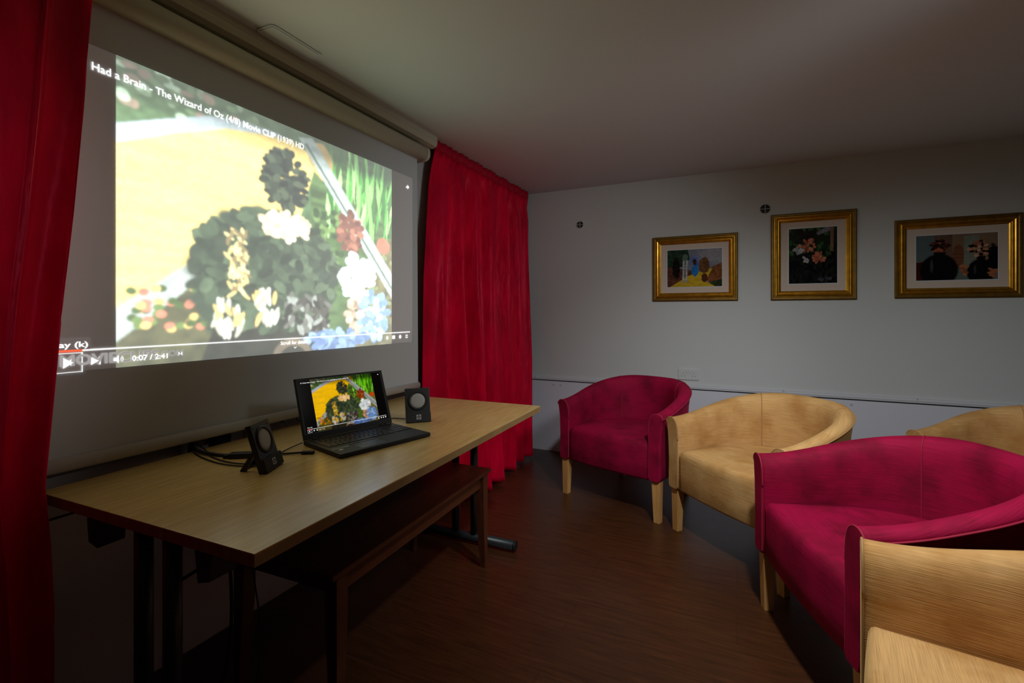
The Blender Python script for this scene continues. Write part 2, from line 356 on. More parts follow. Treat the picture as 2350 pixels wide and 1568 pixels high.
# a plain garden scene stands in for the film frame, in about the same colours
def garden(W, Hh):
    p = Paint(W, Hh, (70, 95, 50)); r = np.random.default_rng(11)
    p.mul((40, 40), 5, .35)
    # flower bed along the top left
    for k in range(60):
        p.ell(r.uniform(0, .4), r.uniform(.86, 1), r.uniform(.008, .02), r.uniform(.008, .02), [(170, 190, 150), (104, 130, 76), (90, 112, 66), (150, 112, 86), (120, 140, 96)][k % 5], seed=k)
    # lawn / reed bed on the right
    p.poly([(.55, 1), (1, 1), (1, 0), (.62, 0)], (62, 84, 30), n=(14, 50), amt=.5)
    for k in range(52):
        x = r.uniform(.64, 1); y = r.uniform(.5, .8); dx = r.uniform(-.05, .1); c = [(60, 140, 20), (110, 185, 50), (40, 95, 20), (150, 205, 90)][k % 4]
        p.poly([(x, y), (x + .012 + dx * .4, y + .15), (x + dx, y + r.uniform(.2, .42)), (x - .012 + dx * .4, y + .13)], c, soft=.001, seed=k)
    p.poly([(.74, .0), (1, .0), (1, .6), (.86, .45)], (98, 84, 38), amt=.45, n=(30, 30))
    for k in range(40): p.ell(r.uniform(.84, 1), r.uniform(.1, .5), .012, .012, [(120, 120, 60), (70, 60, 25)][k % 2], seed=k)
    # kerb and the broad yellow path
    p.poly([(0, .72), (0, .78), (.22, .915), (.33, .945), (.45, .95), (.45, .9), (.38, .91)], (165, 168, 175), amt=.1)
    p.poly([(0, .72), (.13, .81), (.27, .89), (.40, .925), (.50, .94), (.6, .9), (.5, .5), (.16, .28), (.0, .14)], (228, 178, 24), amt=.12, n=(7, 46), seed=9)
    p.ell(.62, .9, .05, .08, (190, 140, 40), lump=.4, seed=4)
    # pale garden wall, lower left and running down to the right
    p.poly([(0, .19), (.17, .36), (.2, .3), (.0, .08)], (150, 146, 140), amt=.12)
    p.poly([(0, .08), (.2, .3), (.45, .2), (.6, 0), (0, 0)], (74, 66, 30), amt=.5, n=(30, 30))
    for k in range(46): p.ell(.10 + r.uniform(-.07, .13), .19 + r.uniform(-.07, .08), .013, .012, [(200, 150, 30), (200, 80, 30), (90, 110, 30), (60, 80, 20)][k % 4], seed=k, rot=r.uniform(0, 3))
    p.poly([(.52, .97), (.58, .99), (1.0, .40), (1.0, .26)], (150, 155, 150), amt=.16, n=(50, 50))
    p.line(.55, .955, 1.0, .315, .006, (85, 95, 80))
    for k in range(70): p.ell(.66 + r.uniform(-.07, .07), .55 + r.uniform(-.14, .12), .014, .014, [(60, 84, 26), (40, 60, 20), (95, 120, 40)][k % 3], seed=k)
    p.ell(.945, .55, .04, .045, (176, 70, 22), lump=.1, seed=8)
    # a broad mossy green bush with cream blossom, a darker shrub behind its top
    for k in range(150):
        a = r.uniform(0, 6.28); q = math.sqrt(r.uniform(0, 1))
        p.ell(.475 + math.cos(a) * .085 * q, .755 + math.sin(a) * .13 * q, .020, .014, [(28, 34, 26), (40, 46, 34), (22, 24, 22), (60, 66, 44)][k % 4], seed=k, rot=a)
    p.ell(.42, .36, .25, .26, (50, 60, 40), lump=.22, seed=23, amt=.3)
    p.ell(.30, .26, .13, .18, (46, 56, 38), lump=.25, seed=24, amt=.3)
    p.ell(.58, .34, .11, .2, (44, 52, 36), lump=.25, seed=26, amt=.3)
    p.poly([(.2, .0), (.24, .14), (.62, .16), (.66, .0)], (34, 30, 20), amt=.5, n=(40, 30))
    for k in range(260):
        a = r.uniform(0, 6.28); q = math.sqrt(r.uniform(0, 1))
        x, y = .43 + math.cos(a) * .26 * q, .36 + math.sin(a) * .25 * q
        p.ell(x, y, .032, .018, [(54, 66, 42), (42, 50, 34), (66, 78, 50), (34, 42, 28)][k % 4], seed=k, rot=r.uniform(0, 3), amt=.3)
    for k in range(110):
        a = r.uniform(0, 6.28); q = r.uniform(.2, 1)
        p.ell(.47 + math.cos(a) * .10 * q, .575 + math.sin(a) * .06 * q - .02, .016, .012, [(222, 182, 128), (200, 160, 105), (235, 200, 150)][k % 3], seed=k, rot=a)
    for k in range(55): p.ell(.305 + r.uniform(-.03, .03), r.uniform(.24, .5), .006, .02, [(190, 150, 60), (215, 180, 90), (120, 90, 40)][k % 3], seed=k, rot=r.uniform(-1, 1))
    for cx, cy in ((.28, .15), (.40, .20)):
        for k in range(26): p.ell(cx + r.uniform(-.04, .04), cy + r.uniform(-.06, .06), .008, .03, [(165, 150, 130), (190, 180, 160), (200, 150, 40)][k % 3], seed=k, rot=r.uniform(-.5, .5))
    # shaggy grey stones and a russet shrub beside white and blue flower clumps
    for k in range(70): p.ell(.56 + r.uniform(-.09, .1), .17 + r.uniform(-.08, .08), .01, .026, [(60, 50, 44), (90, 82, 74), (34, 28, 24), (130, 124, 116)][k % 4], seed=k, rot=r.uniform(-1, 1))
    def clump(cx, cy, rx, ry, cols, n, sz):
        for k in range(n):
            a = r.uniform(0, 6.28); q = math.sqrt(r.uniform(0, 1)); p.ell(cx + math.cos(a) * rx * q, cy + math.sin(a) * ry * q, sz, sz * .8, cols[k % len(cols)], seed=k, rot=a, amt=.15)
    clump(.76, .59, .06, .10, [(122, 52, 26), (96, 38, 20), (150, 74, 40), (108, 46, 24)], 60, .02)
    clump(.80, .36, .085, .12, [(205, 208, 208), (184, 190, 192), (226, 226, 222)], 80, .024)
    clump(.79, .17, .05, .09, [(168, 124, 98), (140, 100, 78), (186, 142, 112)], 30, .02)
    clump(.89, .16, .085, .13, [(104, 134, 176), (84, 112, 158), (140, 164, 196)], 70, .022)
    clump(.70, .04, .17, .05, [(84, 112, 165), (70, 96, 148), (116, 140, 184)], 60, .02)
    p.ell(.50, -.01, .075, .075, (110, 84, 60), seed=36); p.ell(.50, -.02, .052, .052, (40, 32, 22), seed=37)
    p.mul((120, 90), 77, .12)
    p.a *= (1 - .76 * np.clip((p.Y - .84) / .09, 0, 1) - .35 * np.clip((.10 - p.Y) / .10, 0, 1))[..., None]     # the player's caption bands
    for _ in range(2): p.a = np.stack([p.blur(p.a[..., c], 1.01 / p.w) for c in range(3)], -1)
    return p.a

# ================================================================ SETTING
def setting():
    x1, y0 = 2.7, -1.6
    struct(MB().box(XL - .1, y0 - .1, -.08, x1 + .1, YB + .1, 0).build('floor', M_floor))
    struct(MB().box(XL - .1, y0 - .1, H, x1 + .1, YB + .1, H + .1).build('ceiling', M_ceil))
    struct(MB().box(XL - .1, y0 - .1, 0, XL, YB + .1, H).build('wall_left', M_wall))
    struct(MB().box(XL, YB, 0, x1, YB + .1, H).build('wall_back', M_wall))
    struct(MB().box(x1, y0, 0, x1 + .1, YB + .1, H).build('wall_right', M_wdark))
    struct(MB().box(XL, y0 - .1, 0, x1, y0, H).build('wall_front', M_wdark))
    # dado boards below a moulded rail, back and left
    zt = .648
    b = struct(MB().box(XL + .02, YB - .012, 0, x1, YB, zt - .043).build('trim_1', M_dado))
    prof = [(YB, zt - .034), (YB - .016, zt - .034), (YB - .018, zt - .018), (YB - .012, zt - .010), (YB - .012, zt - .004), (YB - .006, zt), (YB, zt)]
    r = struct(MB().rings([[(XL, p[0], p[1]) for p in prof], [(x1, p[0], p[1]) for p in prof]], smooth=False).build('trim_2', M_trim))
    g = struct(MB().box(XL, YB - .004, zt - .043, x1, YB, zt - .034).build('trim_3', M_gap))
    for x in (-1.433, -1.369, .699, 1.36): MB().cyl((x, YB - .012, zt - .072), (x, YB - .0165, zt - .072), .008, .006, 14).build('screw_cap', M_screw, b)
    for x in (-1.60, -.98, .30, 1.05): MB().cyl((x, YB - .013, zt - .007), (x, YB - .0185, zt - .007), .006, .005, 12).build('screw_cap', M_screw, r)
    b2 = struct(MB().box(XL, y0, 0, XL + .012, YB, zt - .043).build('trim_4', M_dado))
    pl = [(XL, zt - .034), (XL + .016, zt - .034), (XL + .018, zt - .018), (XL + .012, zt - .010), (XL + .006, zt), (XL, zt)]
    struct(MB().rings([[(p[0], y0, p[1]) for p in pl], [(p[0], YB, p[1]) for p in pl]], smooth=False).build('trim_5', M_trim))
    struct(MB().box(XL, y0, zt - .043, XL + .004, YB, zt - .034).build('trim_6', M_gap))
setting()

# shallow rounded cover on the ceiling beside the rail
def ceiling_cover():
    def rr(x0, y0, x1, y1, r, n=6):
        P = []
        for cx, cy, a0 in ((x1 - r, y1 - r, 0), (x0 + r, y1 - r, 90), (x0 + r, y0 + r, 180), (x1 - r, y0 + r, 270)):
            for k in range(n + 1):
                a = R(a0 + 90 * k / n); P.append((cx + r * math.cos(a), cy + r * math.sin(a)))
        return P
    t = thing('ceiling_cover_plate', 'shallow rounded cover plate on the ceiling beside the curtain rail', 'cover plate', (-1.585, 1.315, H - .008))
    MB().prism([(p[0] + 1.585, p[1] - 1.315) for p in rr(-1.63, 1.195, -1.532, 1.435, .022)], .003, .008).build('plate', M_ceil, t)
    MB().prism([(p[0] + 1.585, p[1] - 1.315) for p in rr(-1.622, 1.203, -1.54, 1.427, .018)], .0005, .0032).build('raised_centre', M_ceil, t)
ceiling_cover()

# curtain rail: boxy cream batten along the ceiling
def rail():
    t = thing('curtain_rail', 'long cream curtain rail fixed to the ceiling above the screen', 'curtain rail', (-1.68, 1.3, 2.165))
    pf = [(-1.735, H), (-1.735, 2.205), (-1.715, 2.19), (-1.665, 2.188), (-1.640, 2.196), (-1.632, 2.212), (-1.632, H)]
    MB().rings([[(p[0], -.1, p[1]) for p in pf], [(p[0], 2.40, p[1]) for p in pf]], smooth=False).build('rail_body', M_cream, t, world=True)
    MB().box(-1.632, -.1, 2.226, -1.629, 2.40, 2.230).build('track_groove', M_creamd, t, world=True)
    MB().box(-1.73, 2.40, 2.226, -1.70, YB - .01, H).build('track', M_creamd, t, world=True)
rail()

# ================================================================ PROJECTION SCREEN
PY0, PY1, PZ0, PZ1 = .560, 2.190, 1.030, 1.955     # projected rectangle on the fabric
MY0, MY1 = .770, 2.010
def screen():
    t = thing('projection_screen', 'large pulled-down projection screen on the wall behind the table', 'projection screen', (XS, 1.25, 2.13))
    # housing: rounded box section
    sec = []
    cx, cz, hw, hh, rr_ = -1.672, 2.117, .062, .040, .034
    for qx, qz, a0 in ((cx + hw - rr_, cz + hh - rr_, 0), (cx - hw + rr_, cz + hh - rr_, 90), (cx - hw + rr_, cz - hh + rr_, 180), (cx + hw - rr_, cz - hh + rr_, 270)):
        for k in range(7):
            a = R(a0 + 15 * k); sec.append((qx + rr_ * math.cos(a), qz + rr_ * math.sin(a)))
    hs = MB().rings([[(p[0], .08, p[1]) for p in sec], [(p[0], 2.272, p[1]) for p in sec]]).build('housing', M_cream, t, world=True)
    big = [(cx + (p[0] - cx) * 1.05, cz + (p[1] - cz) * 1.05) for p in sec]
    for a, b in ((.06, .08), (2.272, 2.292)):
        MB().rings([[(p[0], a, p[1]) for p in (big if a > 1 else sec)], [(p[0], b, p[1]) for p in big]]).build('end_cap', M_creamd, t, world=True)
    for y in (.5, 2.1):
        MB().box(XL, y - .02, 2.10, -1.72, y + .02, 2.15).build('wall_bracket', M_creamd, t, world=True)
    # fabric with a faint ripple and bottom bar
    n = 60; v = []; f = []
    zs = [2.09, 1.9, 1.6, 1.3, 1.1, .9, .83, .785]
    for z in zs:
        for i in range(n + 1):
            y = .16 + (2.236 - .16) * i / n
            edge = .006 * max(0, (y - 2.10) / .136) ** 2 * (2.09 - z)
            v.append((XS + edge - .0005, y, z))
    for k in range(len(zs) - 1):
        for i in range(n): a = k * (n + 1) + i; f.append((a, a + 1, a + n + 2, a + n + 1))
    MB().add(v, f, True).build('fabric', M_screen, t, world=True)
    sec2 = [(XS + .004 + .013 * math.cos(2 * math.pi * k / 16), .778 + .020 * math.sin(2 * math.pi * k / 16)) for k in range(16)]
    MB().rings([[(p[0], .15, p[1]) for p in sec2], [(p[0], 2.245, p[1]) for p in sec2]]).build('bottom_bar', M_bar, t, world=True)
    # --- the projected picture
    L = world_loc(t); XP = XS + .003
    g = garden(470, 352)
    lum = g.mean(axis=2, keepdims=True); arr = np.clip((g * .68 + lum * .32) * 3.1 + .12, 0, 2.3) * np.array([.96, 1.13, 1.12])
    hot = np.clip(arr, 0, None)
    pic = MB()
    MB_ = MB().add([(XP - .001 - L[0], y - L[1], z - L[2]) for y, z in ((PY0, PZ0), (PY1, PZ0), (PY1, PZ1), (PY0, PZ1))], [(0, 1, 2, 3)])
    pf = MB_.build('projected_picture', emit_mat('projected_black', (.022, .023, .024), 1), t, recalc=False)
    mm = attr_mat('projected_film', (.66, .66, .66), 1.0)
    picture_mesh('film_frame', hot, lambda u, v_: (XP - L[0], MY0 + u * (MY1 - MY0) - L[1], PZ0 + v_ * (PZ1 - PZ0) - L[2]), mm, pf)
    def place(y, z): return frame_mat((XP + .001 - L[0], y - L[1], z - L[2]), (0, 1, 0), (0, 0, 1))
    def quad(name, m, y0, z0, y1, z1, dx=.001):
        MB().add([(XP + dx - L[0], y - L[1], z - L[2]) for y, z in ((y0, z0), (y1, z0), (y1, z1), (y0, z1))], [(0, 1, 2, 3)]).build(name, m, pf, recalc=False)
    def shape(name, m, pts, dx=.0016):
        MB().add([(XP + dx - L[0], y - L[1], z - L[2]) for y, z in pts], [tuple(range(len(pts)))]).build(name, m, pf, recalc=False)
    text('title', 'Had a Brain - The Wizard of Oz (4/8) Movie CLIP (1939) HD', M_glow, pf, place(.711, 1.884), .0235, width=.732, bold=.012)
    text('watermark', 'MOVIECLIPS', M_glowg, pf, place(.640, 1.047), .030, width=.244, bold=.03)
    text('watermark', '.COM', M_glowg, pf, place(.886, 1.052), .020, width=.072, bold=.01)
    quad('tooltip', M_glowd, .575, 1.089, .708, 1.122, .0008)
    text('tooltip_text', 'Play (k)', M_glow, pf, place(.618, 1.097), .0155, width=.084, bold=.02)
    quad('progress_bar', M_glow, .689, 1.0855, 2.165, 1.0895, .0012)
    quad('progress_played', M_glowr, .600, 1.0845, .689, 1.0900, .0014)
    shape('play_icon', M_glow, [(.647, 1.040), (.669, 1.0545), (.647, 1.069)])
    for q in ((.600, 1.0275, .690, 1.0292), (.688, 1.0275, .690, 1.0815), (.600, 1.0275, .602, 1.0815), (.600, 1.0800, .690, 1.0815)): quad('focus_frame', M_glow, *q)
    shape('next_icon', M_glow, [(.709, 1.044), (.727, 1.055), (.709, 1.066)]); quad('next_icon', M_glow, .728, 1.044, .7315, 1.066)
    shape('volume_icon', M_glow, [(.763, 1.050), (.769, 1.050), (.776, 1.043), (.776, 1.067), (.769, 1.060), (.763, 1.060)])
    for r0 in (.005, .010):
        P = [(.778 + r0 * math.cos(R(a)), 1.055 + r0 * math.sin(R(a))) for a in range(-60, 61, 15)]
        shape('volume_icon', M_glow, P + [(.778 + (r0 - .002) * math.cos(R(a)), 1.055 + (r0 - .002) * math.sin(R(a))) for a in range(60, -61, -15)])
    text('time_text', '0:07 / 2:41', M_glow, pf, place(.810, 1.047), .0165, width=.100, bold=.015)
    text('scroll_text', 'Scroll for details', M_glow, pf, place(1.330, 1.064), .0145, width=.135, bold=.01)
    shape('scroll_chevron', M_glow, [(1.392, 1.052), (1.394, 1.053), (1.399, 1.048), (1.404, 1.053), (1.406, 1.052), (1.399, 1.045)])
    shape('share_icon', M_glow, [(2.128, 1.886), (2.136, 1.897), (2.144, 1.899), (2.144, 1.907), (2.158, 1.895), (2.144, 1.884), (2.144, 1.891), (2.136, 1.890)])
    quad('toggle_icon', M_glowg, 1.955, 1.059, 1.975, 1.067, .0012)
    shape('toggle_icon', M_glow, [(1.974 + .009 * math.cos(R(a)), 1.063 + .009 * math.sin(R(a))) for a in range(0, 360, 30)])
    quad('caption_icon', M_glow, 2.015, 1.055, 2.037, 1.073); quad('caption_icon', M_glowg, 2.018, 1.058, 2.034, 1.061, .002)
    P = []
    for k in range(24): rr2 = .0095 if (k // 2) % 2 else .0125; P.append((2.080 + rr2 * .8 * math.cos(R(k * 15)), 1.064 + rr2 * .85 * math.sin(R(k * 15))))
    shape('settings_icon', M_glow, P); shape('settings_icon', M_glowg, [(2.080 + .003 * math.cos(R(a)), 1.064 + .003 * math.sin(R(a))) for a in range(0, 360, 45)], .002)
    for sx in (-1, 1):
        for sz in (-1, 1):
            cx_, cz_ = 2.136, 1.064
            ya, yb = sorted((cx_ + sx * .003, cx_ + sx * .0105)); za, zb = sorted((cz_ + sz * .003, cz_ + sz * .0055)); quad('exit_icon', M_glow, ya, za, yb, zb)
            ya, yb = sorted((cx_ + sx * .003, cx_ + sx * .0055)); za, zb = sorted((cz_ + sz * .003, cz_ + sz * .0105)); quad('exit_icon', M_glow, ya, za, yb, zb)
screen()

def smooth(t): t = max(0, min(1, t)); return t * t * (3 - 2 * t)
# ================================================================ CURTAINS
def interp(x, tab):
    for (a, va), (b, vb) in zip(tab, tab[1:]):
        if x <= b: t = (x - a) / (b - a); t = max(0, min(1, t)); return va + (vb - va) * t
    return tab[-1][1]
def curtain(label, ys0, ys1, xtab, z0, z1, folds, amp_tab, loc, seed, ncol, edge_tab=None, drift=.6, folds_fn=None):
    t = thing('curtain', label, 'curtain', loc)
    rnd = random.Random(seed); ph = [rnd.uniform(0, 6.28) for _ in range(6)]
    nz = 70; v = []; f = []; zs = [z1 - (z1 - z0) * k / nz for k in range(nz + 1)]
    hd = .085
    for z in zs:
        hgt = (z1 - z) / (z1 - z0)
        a = interp(z, amp_tab); xb = interp(z, xtab); ya = interp(z, ys0); yb = interp(z, ys1)
        for i in range(ncol + 1):
            s = i / ncol
            w1 = s + .018 * math.sin(s * 9 + ph[0]) + .010 * drift * math.sin(3.2 * hgt + s * 14 + ph[1])
            k = folds_fn(w1) if folds_fn else math.sin(2 * math.pi * folds * w1 + ph[2])
            if not folds_fn: k = 1 - 2.5 * (.5 - .5 * k) ** (2.2 + 1.2 * math.sin(s * 11 + ph[0]))
            k2 = math.sin(2 * math.pi * folds * 2.3 * w1 + ph[3] + 2.0 * drift * hgt)
            env = .75 + .35 * math.sin(s * 5.3 + ph[4] + 1.4 * hgt)
            pleat = .007 * math.sin(2 * math.pi * folds * 3.1 * s + ph[5]) * max(0, 1 - max(0, (z1 - z) - hd) / .15)
            dent = .006 * math.sin(7 * hgt * (1 + .3 * math.sin(s * 20)) + s * 31 + ph[1]) * min(1, hgt * 4)
            x = xb + a * env * (k + .13 * k2) + pleat + dent
            y = ya + (yb - ya) * s + .35 * a * math.cos(2 * math.pi * folds * w1 + ph[2]) * (1 if 0 < i < ncol else 0) * min(1, hgt * 5)
            v.append((x, y, z))
    n = ncol + 1
    for k in range(nz):
        for i in range(ncol): q = k * n + i; f.append((q, q + 1, q + n + 1, q + n))
    nh = max(k for k, z in enumerate(zs) if z > z1 - hd)
    top = MB(); top.add(v[:(nh + 1) * n], [q for q in f if max(q) < (nh + 1) * n], True)
    body = MB(); body.add(v[nh * n:], [tuple(j - nh * n for j in q) for q in f if min(q) >= nh * n], True)
    for mb, nm, m_ in ((body, 'drape', M_red_c), (top, 'heading', M_red_t)):
        o = mb.build(nm, m_, t, world=True)
        md = o.modifiers.new('thick', 'SOLIDIFY'); md.thickness = .003; md.offset = 0
    return t
# right-hand curtain hanging between the screen and the picture wall
curtain('crimson velvet curtain gathered right of the screen beside the picture wall',
        [(0, 2.30), (.75, 2.256), (1.4, 2.30), (2.24, 2.43)], [(0, 3.66), (.8, 3.76), (2.24, 3.845)],
        [(0, -1.535), (.35, -1.56), (1.2, -1.62), (2.1, -1.665), (2.24, -1.655)], .03, 2.250, 6.8, [(0, .066), (1.0, .060), (2.0, .044), (2.13, .012), (2.26, .007)],
        (-1.66, 3.1, .03), 5, 260)
# left-hand curtain close to the camera
def left_folds(s):
    if s > .885: return -1.5 + 1.1 * smooth((s - .90) / .10)
    if s > .865: return 1 - 2.5 * (s - .865) / .02
    return .55 + .45 * math.cos(2 * math.pi * (s - .80) / .15) if s > .725 else math.sin(2 * math.pi * (s - .725) / .19 - 1.4)
curtain('crimson velvet curtain hanging at the left end of the table, nearest the camera',
        [(0, -.15), (2.24, -.15)], [(0, .59), (.45, .59), (.60, .583), (.76, .570), (1.0, .586), (1.2, .60), (1.45, .625), (1.72, .648), (2.03, .668), (2.24, .68)],
        [(0, -1.535), (1, -1.535), (2.24, -1.545)], .03, 2.236, 4.6, [(0, .046), (1.0, .044), (2.0, .034), (2.12, .014), (2.24, .008)],
        (-1.58, .25, .03), 12, 190, drift=.1, folds_fn=left_folds)

# ================================================================ TABLE
TZ = .7276
def table():
    t = thing('folding_table', 'long oak-topped folding table with black metal T-legs below the screen', 'table', (-1.263, 1.4015, 0), R(1.8))
    MB().box(-.400, -.800, TZ - .004, .400, .800, TZ, .0015).build('tabletop', M_table, t)
    MB().box(-.3995, -.7995, TZ - .027, .3995, .7995, TZ - .004).build('edge_band', M_edge, t)
    for sx in (-1, 1): MB().box(sx * .22 - .015, -.73, TZ - .055, sx * .22 + .015, .73, TZ - .027).build('frame_rail', M_steel, t)
    for sy in (-1, 1):
        y = sy * .742
        MB().box(-.27, y - .02, TZ - .052, .27, y + .02, TZ - .0275).build('frame_rail', M_steel, t)
        for sx in (-1, 1):
            MB().cyl((sx * .055, y, .05), (sx * .055, y, TZ - .05), .0195).build('leg', M_steel, t)
            b = MB().prism([(sx * .18, TZ - .05), (sx * .235, TZ - .05), (sx * .228, TZ - .108), (sx * .19, TZ - .118)], y - .03, y + .03, 'y').build('clamp_bracket', M_blackm, t)
            MB().cyl((sx * .055, y - sy * .0, TZ - .17), (sx * .20, y - sy * .12, TZ - .06), .004, n=8).build('brace', M_steel, t)
        MB().cyl((-.29, y, .030), (.282, y, .030), .024, n=24).build('foot', M_steel, t)
        for sx in (-1, 1): MB().cyl((sx * .282, y, .030), (sx * .291, y, .030), .0245, n=24).build('end_cap', M_rub, t)
table()

def low_table():
    c = Vector((-1.2565, 1.4855)); t = thing('low_wooden_table', 'dark stained low wooden table standing underneath the folding table', 'coffee table', (c.x, c.y, 0), R(2.2))
    hw, hl, z = .22, .51, .455
    MB().box(-hw, -hl, z - .016, hw, hl, z, .003).build('tabletop', M_darkwood, t)
    for sx in (-1, 1):
        MB().box(sx * (hw - .035) - .010, -hl + .05, z - .078, sx * (hw - .035) + .010, hl - .05, z - .016).build('apron', M_darkwood, t)
    for sy in (-1, 1):
        MB().box(-hw + .05, sy * (hl - .055) - .010, z - .078, hw - .05, sy * (hl - .055) + .010, z - .016).build('apron', M_darkwood, t)
    for sx in (-1, 1):
        for sy in (-1, 1):
            x, y = sx * (hw - .03), sy * (hl - .045)
            tx = lambda s, zz, ox, oy: [(x + ox + a * s, y + oy + b * s, zz) for a, b in ((-1, -1), (1, -1), (1, 1), (-1, 1))]
            MB().rings([tx(.013, 0, sx * .009, sy * .009), tx(.022, .30, 0, 0), tx(.022, z - .016, 0, 0)], smooth=False).build('leg', M_darkwood, t)
low_table()

# ================================================================ LAPTOP
def laptop():
    t = thing('laptop', 'open black laptop showing a paused film clip on the table', 'laptop', (-1.135, 1.129, TZ), math.atan2(.359, .096))
    Wd, D, T = .368, .245, .016
    base = MB()
    pr = [(0, 0, .008), (0, D, .004)]
    base.box(0, 0, .002, Wd, D, T, .004)
    b = base.build('base', M_blackm, t)
    for x in (.03, Wd - .03):
        for y in (.03, D - .03): MB().cyl((x, y, 0), (x, y, .003), .008, n=10).build('rubber_foot', M_rub, b)
    kb = MB().box(.012, .100, T - .001, Wd - .010, .224, T + .0004).build('keyboard', M_black, t)
    p = .0188; kh = .0156; keys = []
    def row(y, h, ws, x0=.016):
        x = x0
        for w_ in ws: keys.append((x, y, w_ * p - .003, h)); x += w_ * p
    y = .104
    row(y, kh, [1, 1.25, 1, 1.25, 5, 1.25, 1, 1.25, 1.25]); row(y + p, kh, [2.25] + [1] * 10 + [2]); row(y + 2 * p, kh, [1.75] + [1] * 11 + [1.5])
    row(y + 3 * p, kh, [1.5] + [1] * 11 + [1.75]); row(y + 4 * p, kh, [1] * 13 + [1.25]); row(y + 5 * p, kh * .75, [1.017] * 14)
    for k in range(5):
        row(y + k * p, kh, [1] * 4, .2885)
    for x, y_, w_, h_ in keys:
        MB().box(x, y_, T, x + w_, y_ + h_, T + .0022, .0009).build('key', M_black, kb)
    MB().cyl((.1315, .151, T), (.1315, .151, T + .005), .004, .0035, 12).build('pointing_stick', M_redl, t)
    MB().box(.085, .012, T - .0005, .185, .078, T + .0004).build('touchpad', M_black, t)
    for x0, x1 in ((.085, .117), (.119, .151), (.153, .185)):
        q = MB().box(x0, .080, T - .0005, x1, .094, T + .0012, .0005).build('click_button', M_black, t)
        if x0 != .119: MB().box(x0 + .004, .0805, T + .001, x1 - .004, .0818, T + .0016).build('stripe', M_redl, q)
    MB().box(.010, .066, T, .068, .073, T + .0004).build('sticker', M_sticker, t)
    MB().box(.0125, .0680, T + .0002, .0655, .0710, T + .0006).build('sticker', M_black, t)
    e = MB(); e.rings([[(.030 + .008 * math.cos(R(a)), .048 + .0045 * math.sin(R(a)), z) for a in range(0, 360, 20)] for z in (T, T + .0004)]).build('badge', M_logo, t)
    for k in range(3): MB().box(.022, .032 - k * .004, T, .040 - k * .004, .0335 - k * .004, T + .0003).build('badge', M_grey, t)
    text('logo', 'ThinkPad', M_grey, t, frame_mat((.315, .020, T + .0003), (1, 0, 0), (0, 1, 0)), .0065, width=.036)
    # lid, hinged at the back
    for x in (.045, Wd - .045): MB().cyl((x - .014, D - .004, T), (x + .014, D - .004, T), .005, n=12).build('hinge', M_black, t)
    tilt = R(20); up = (0, math.sin(tilt), math.cos(tilt)); M = frame_mat((0, D - .004, T + .001), (1, 0, 0), up)
    Hl = .222
    lid = MB().box(0, 0, -.006, Wd, Hl, 0, .002).xf(M).build('lid', M_blackm, t)
    MB().box(.006, .018, -.0002, Wd - .006, Hl - .004, .0006).xf(M).build('bezel', M_black, lid)
    MB().cyl((Wd / 2, Hl - .007, .0004), (Wd / 2, Hl - .007, .0012), .002, n=10).xf(M).build('webcam', M_glass, lid)
    sx0, sy0, sw, sh = .0125, .022, .343, .1925
    MB().box(sx0, sy0, .0004, sx0 + sw, sy0 + sh, .0009).xf(M).build('display', M_lapk, lid)
    g = garden(230, 172)
    lum = g.mean(axis=2, keepdims=True); g = np.clip(lum + (g - lum) * 1.15, 0, 1) * .95
    mx0, mw = sx0 + .127 * sw, .75 * sw
    picture_mesh('film_frame', g, lambda u, v: tuple(M @ Vector((mx0 + u * mw, sy0 + v * sh, .0014))), attr_mat('display_film', (.01, .01, .01), 1.0, rough=.15, spec=.3), lid)
    def at(u, v): return M @ Matrix.Translation((sx0 + u * sw, sy0 + v * sh, .0018))
    text('title', 'If I Only Had a Brain - The Wizard of Oz (4/8) Movie CLIP (1939) HD', M_lapw, lid, at(.022, .935), .0043, width=.56 * sw, bold=.01)
    text('tooltip_text', 'Play (k)', M_lapw, lid, at(.02, .092), .0035, width=.05 * sw, bold=.01)
    def q(nm, m, u0, v0, u1, v1): MB().add([tuple(at(u, v) @ Vector((0, 0, 0))) for u, v in ((u0, v0), (u1, v0), (u1, v1), (u0, v1))], [(0, 1, 2, 3)]).build(nm, m, lid, recalc=False)
    q('progress_bar', M_lapw, .062, .064, .975, .070); q('progress_played', M_lapr, .016, .062, .062, .073)
    MB().add([tuple(at(u, v) @ Vector((0, 0, 0))) for u, v in ((.033, .018), (.047, .034), (.033, .050))], [(0, 1, 2)]).build('play_icon', M_lapw, lid, recalc=False)
    for a in ((.018, .004, .062, .007), (.018, .057, .062, .060), (.018, .004, .020, .06), (.060, .004, .062, .06)): q('focus_frame', M_lapw, *a)
    q('next_icon', M_lapw, .080, .024, .092, .044); q('volume_icon', M_lapw, .112, .024, .124, .044)
    text('time_text', '0:07 / 2:41', M_lapw, lid, at(.14, .025), .0035, width=.062 * sw)
    text('scroll_text', 'Scroll for details', M_lapw, lid, at(.46, .034), .003, width=.085 * sw)
    for u in (.862, .895, .925, .955): q('control_icon', M_lapw, u, .022, u + .013, .044)
    q('share_icon', M_lapw, .965, .945, .978, .960)
laptop()

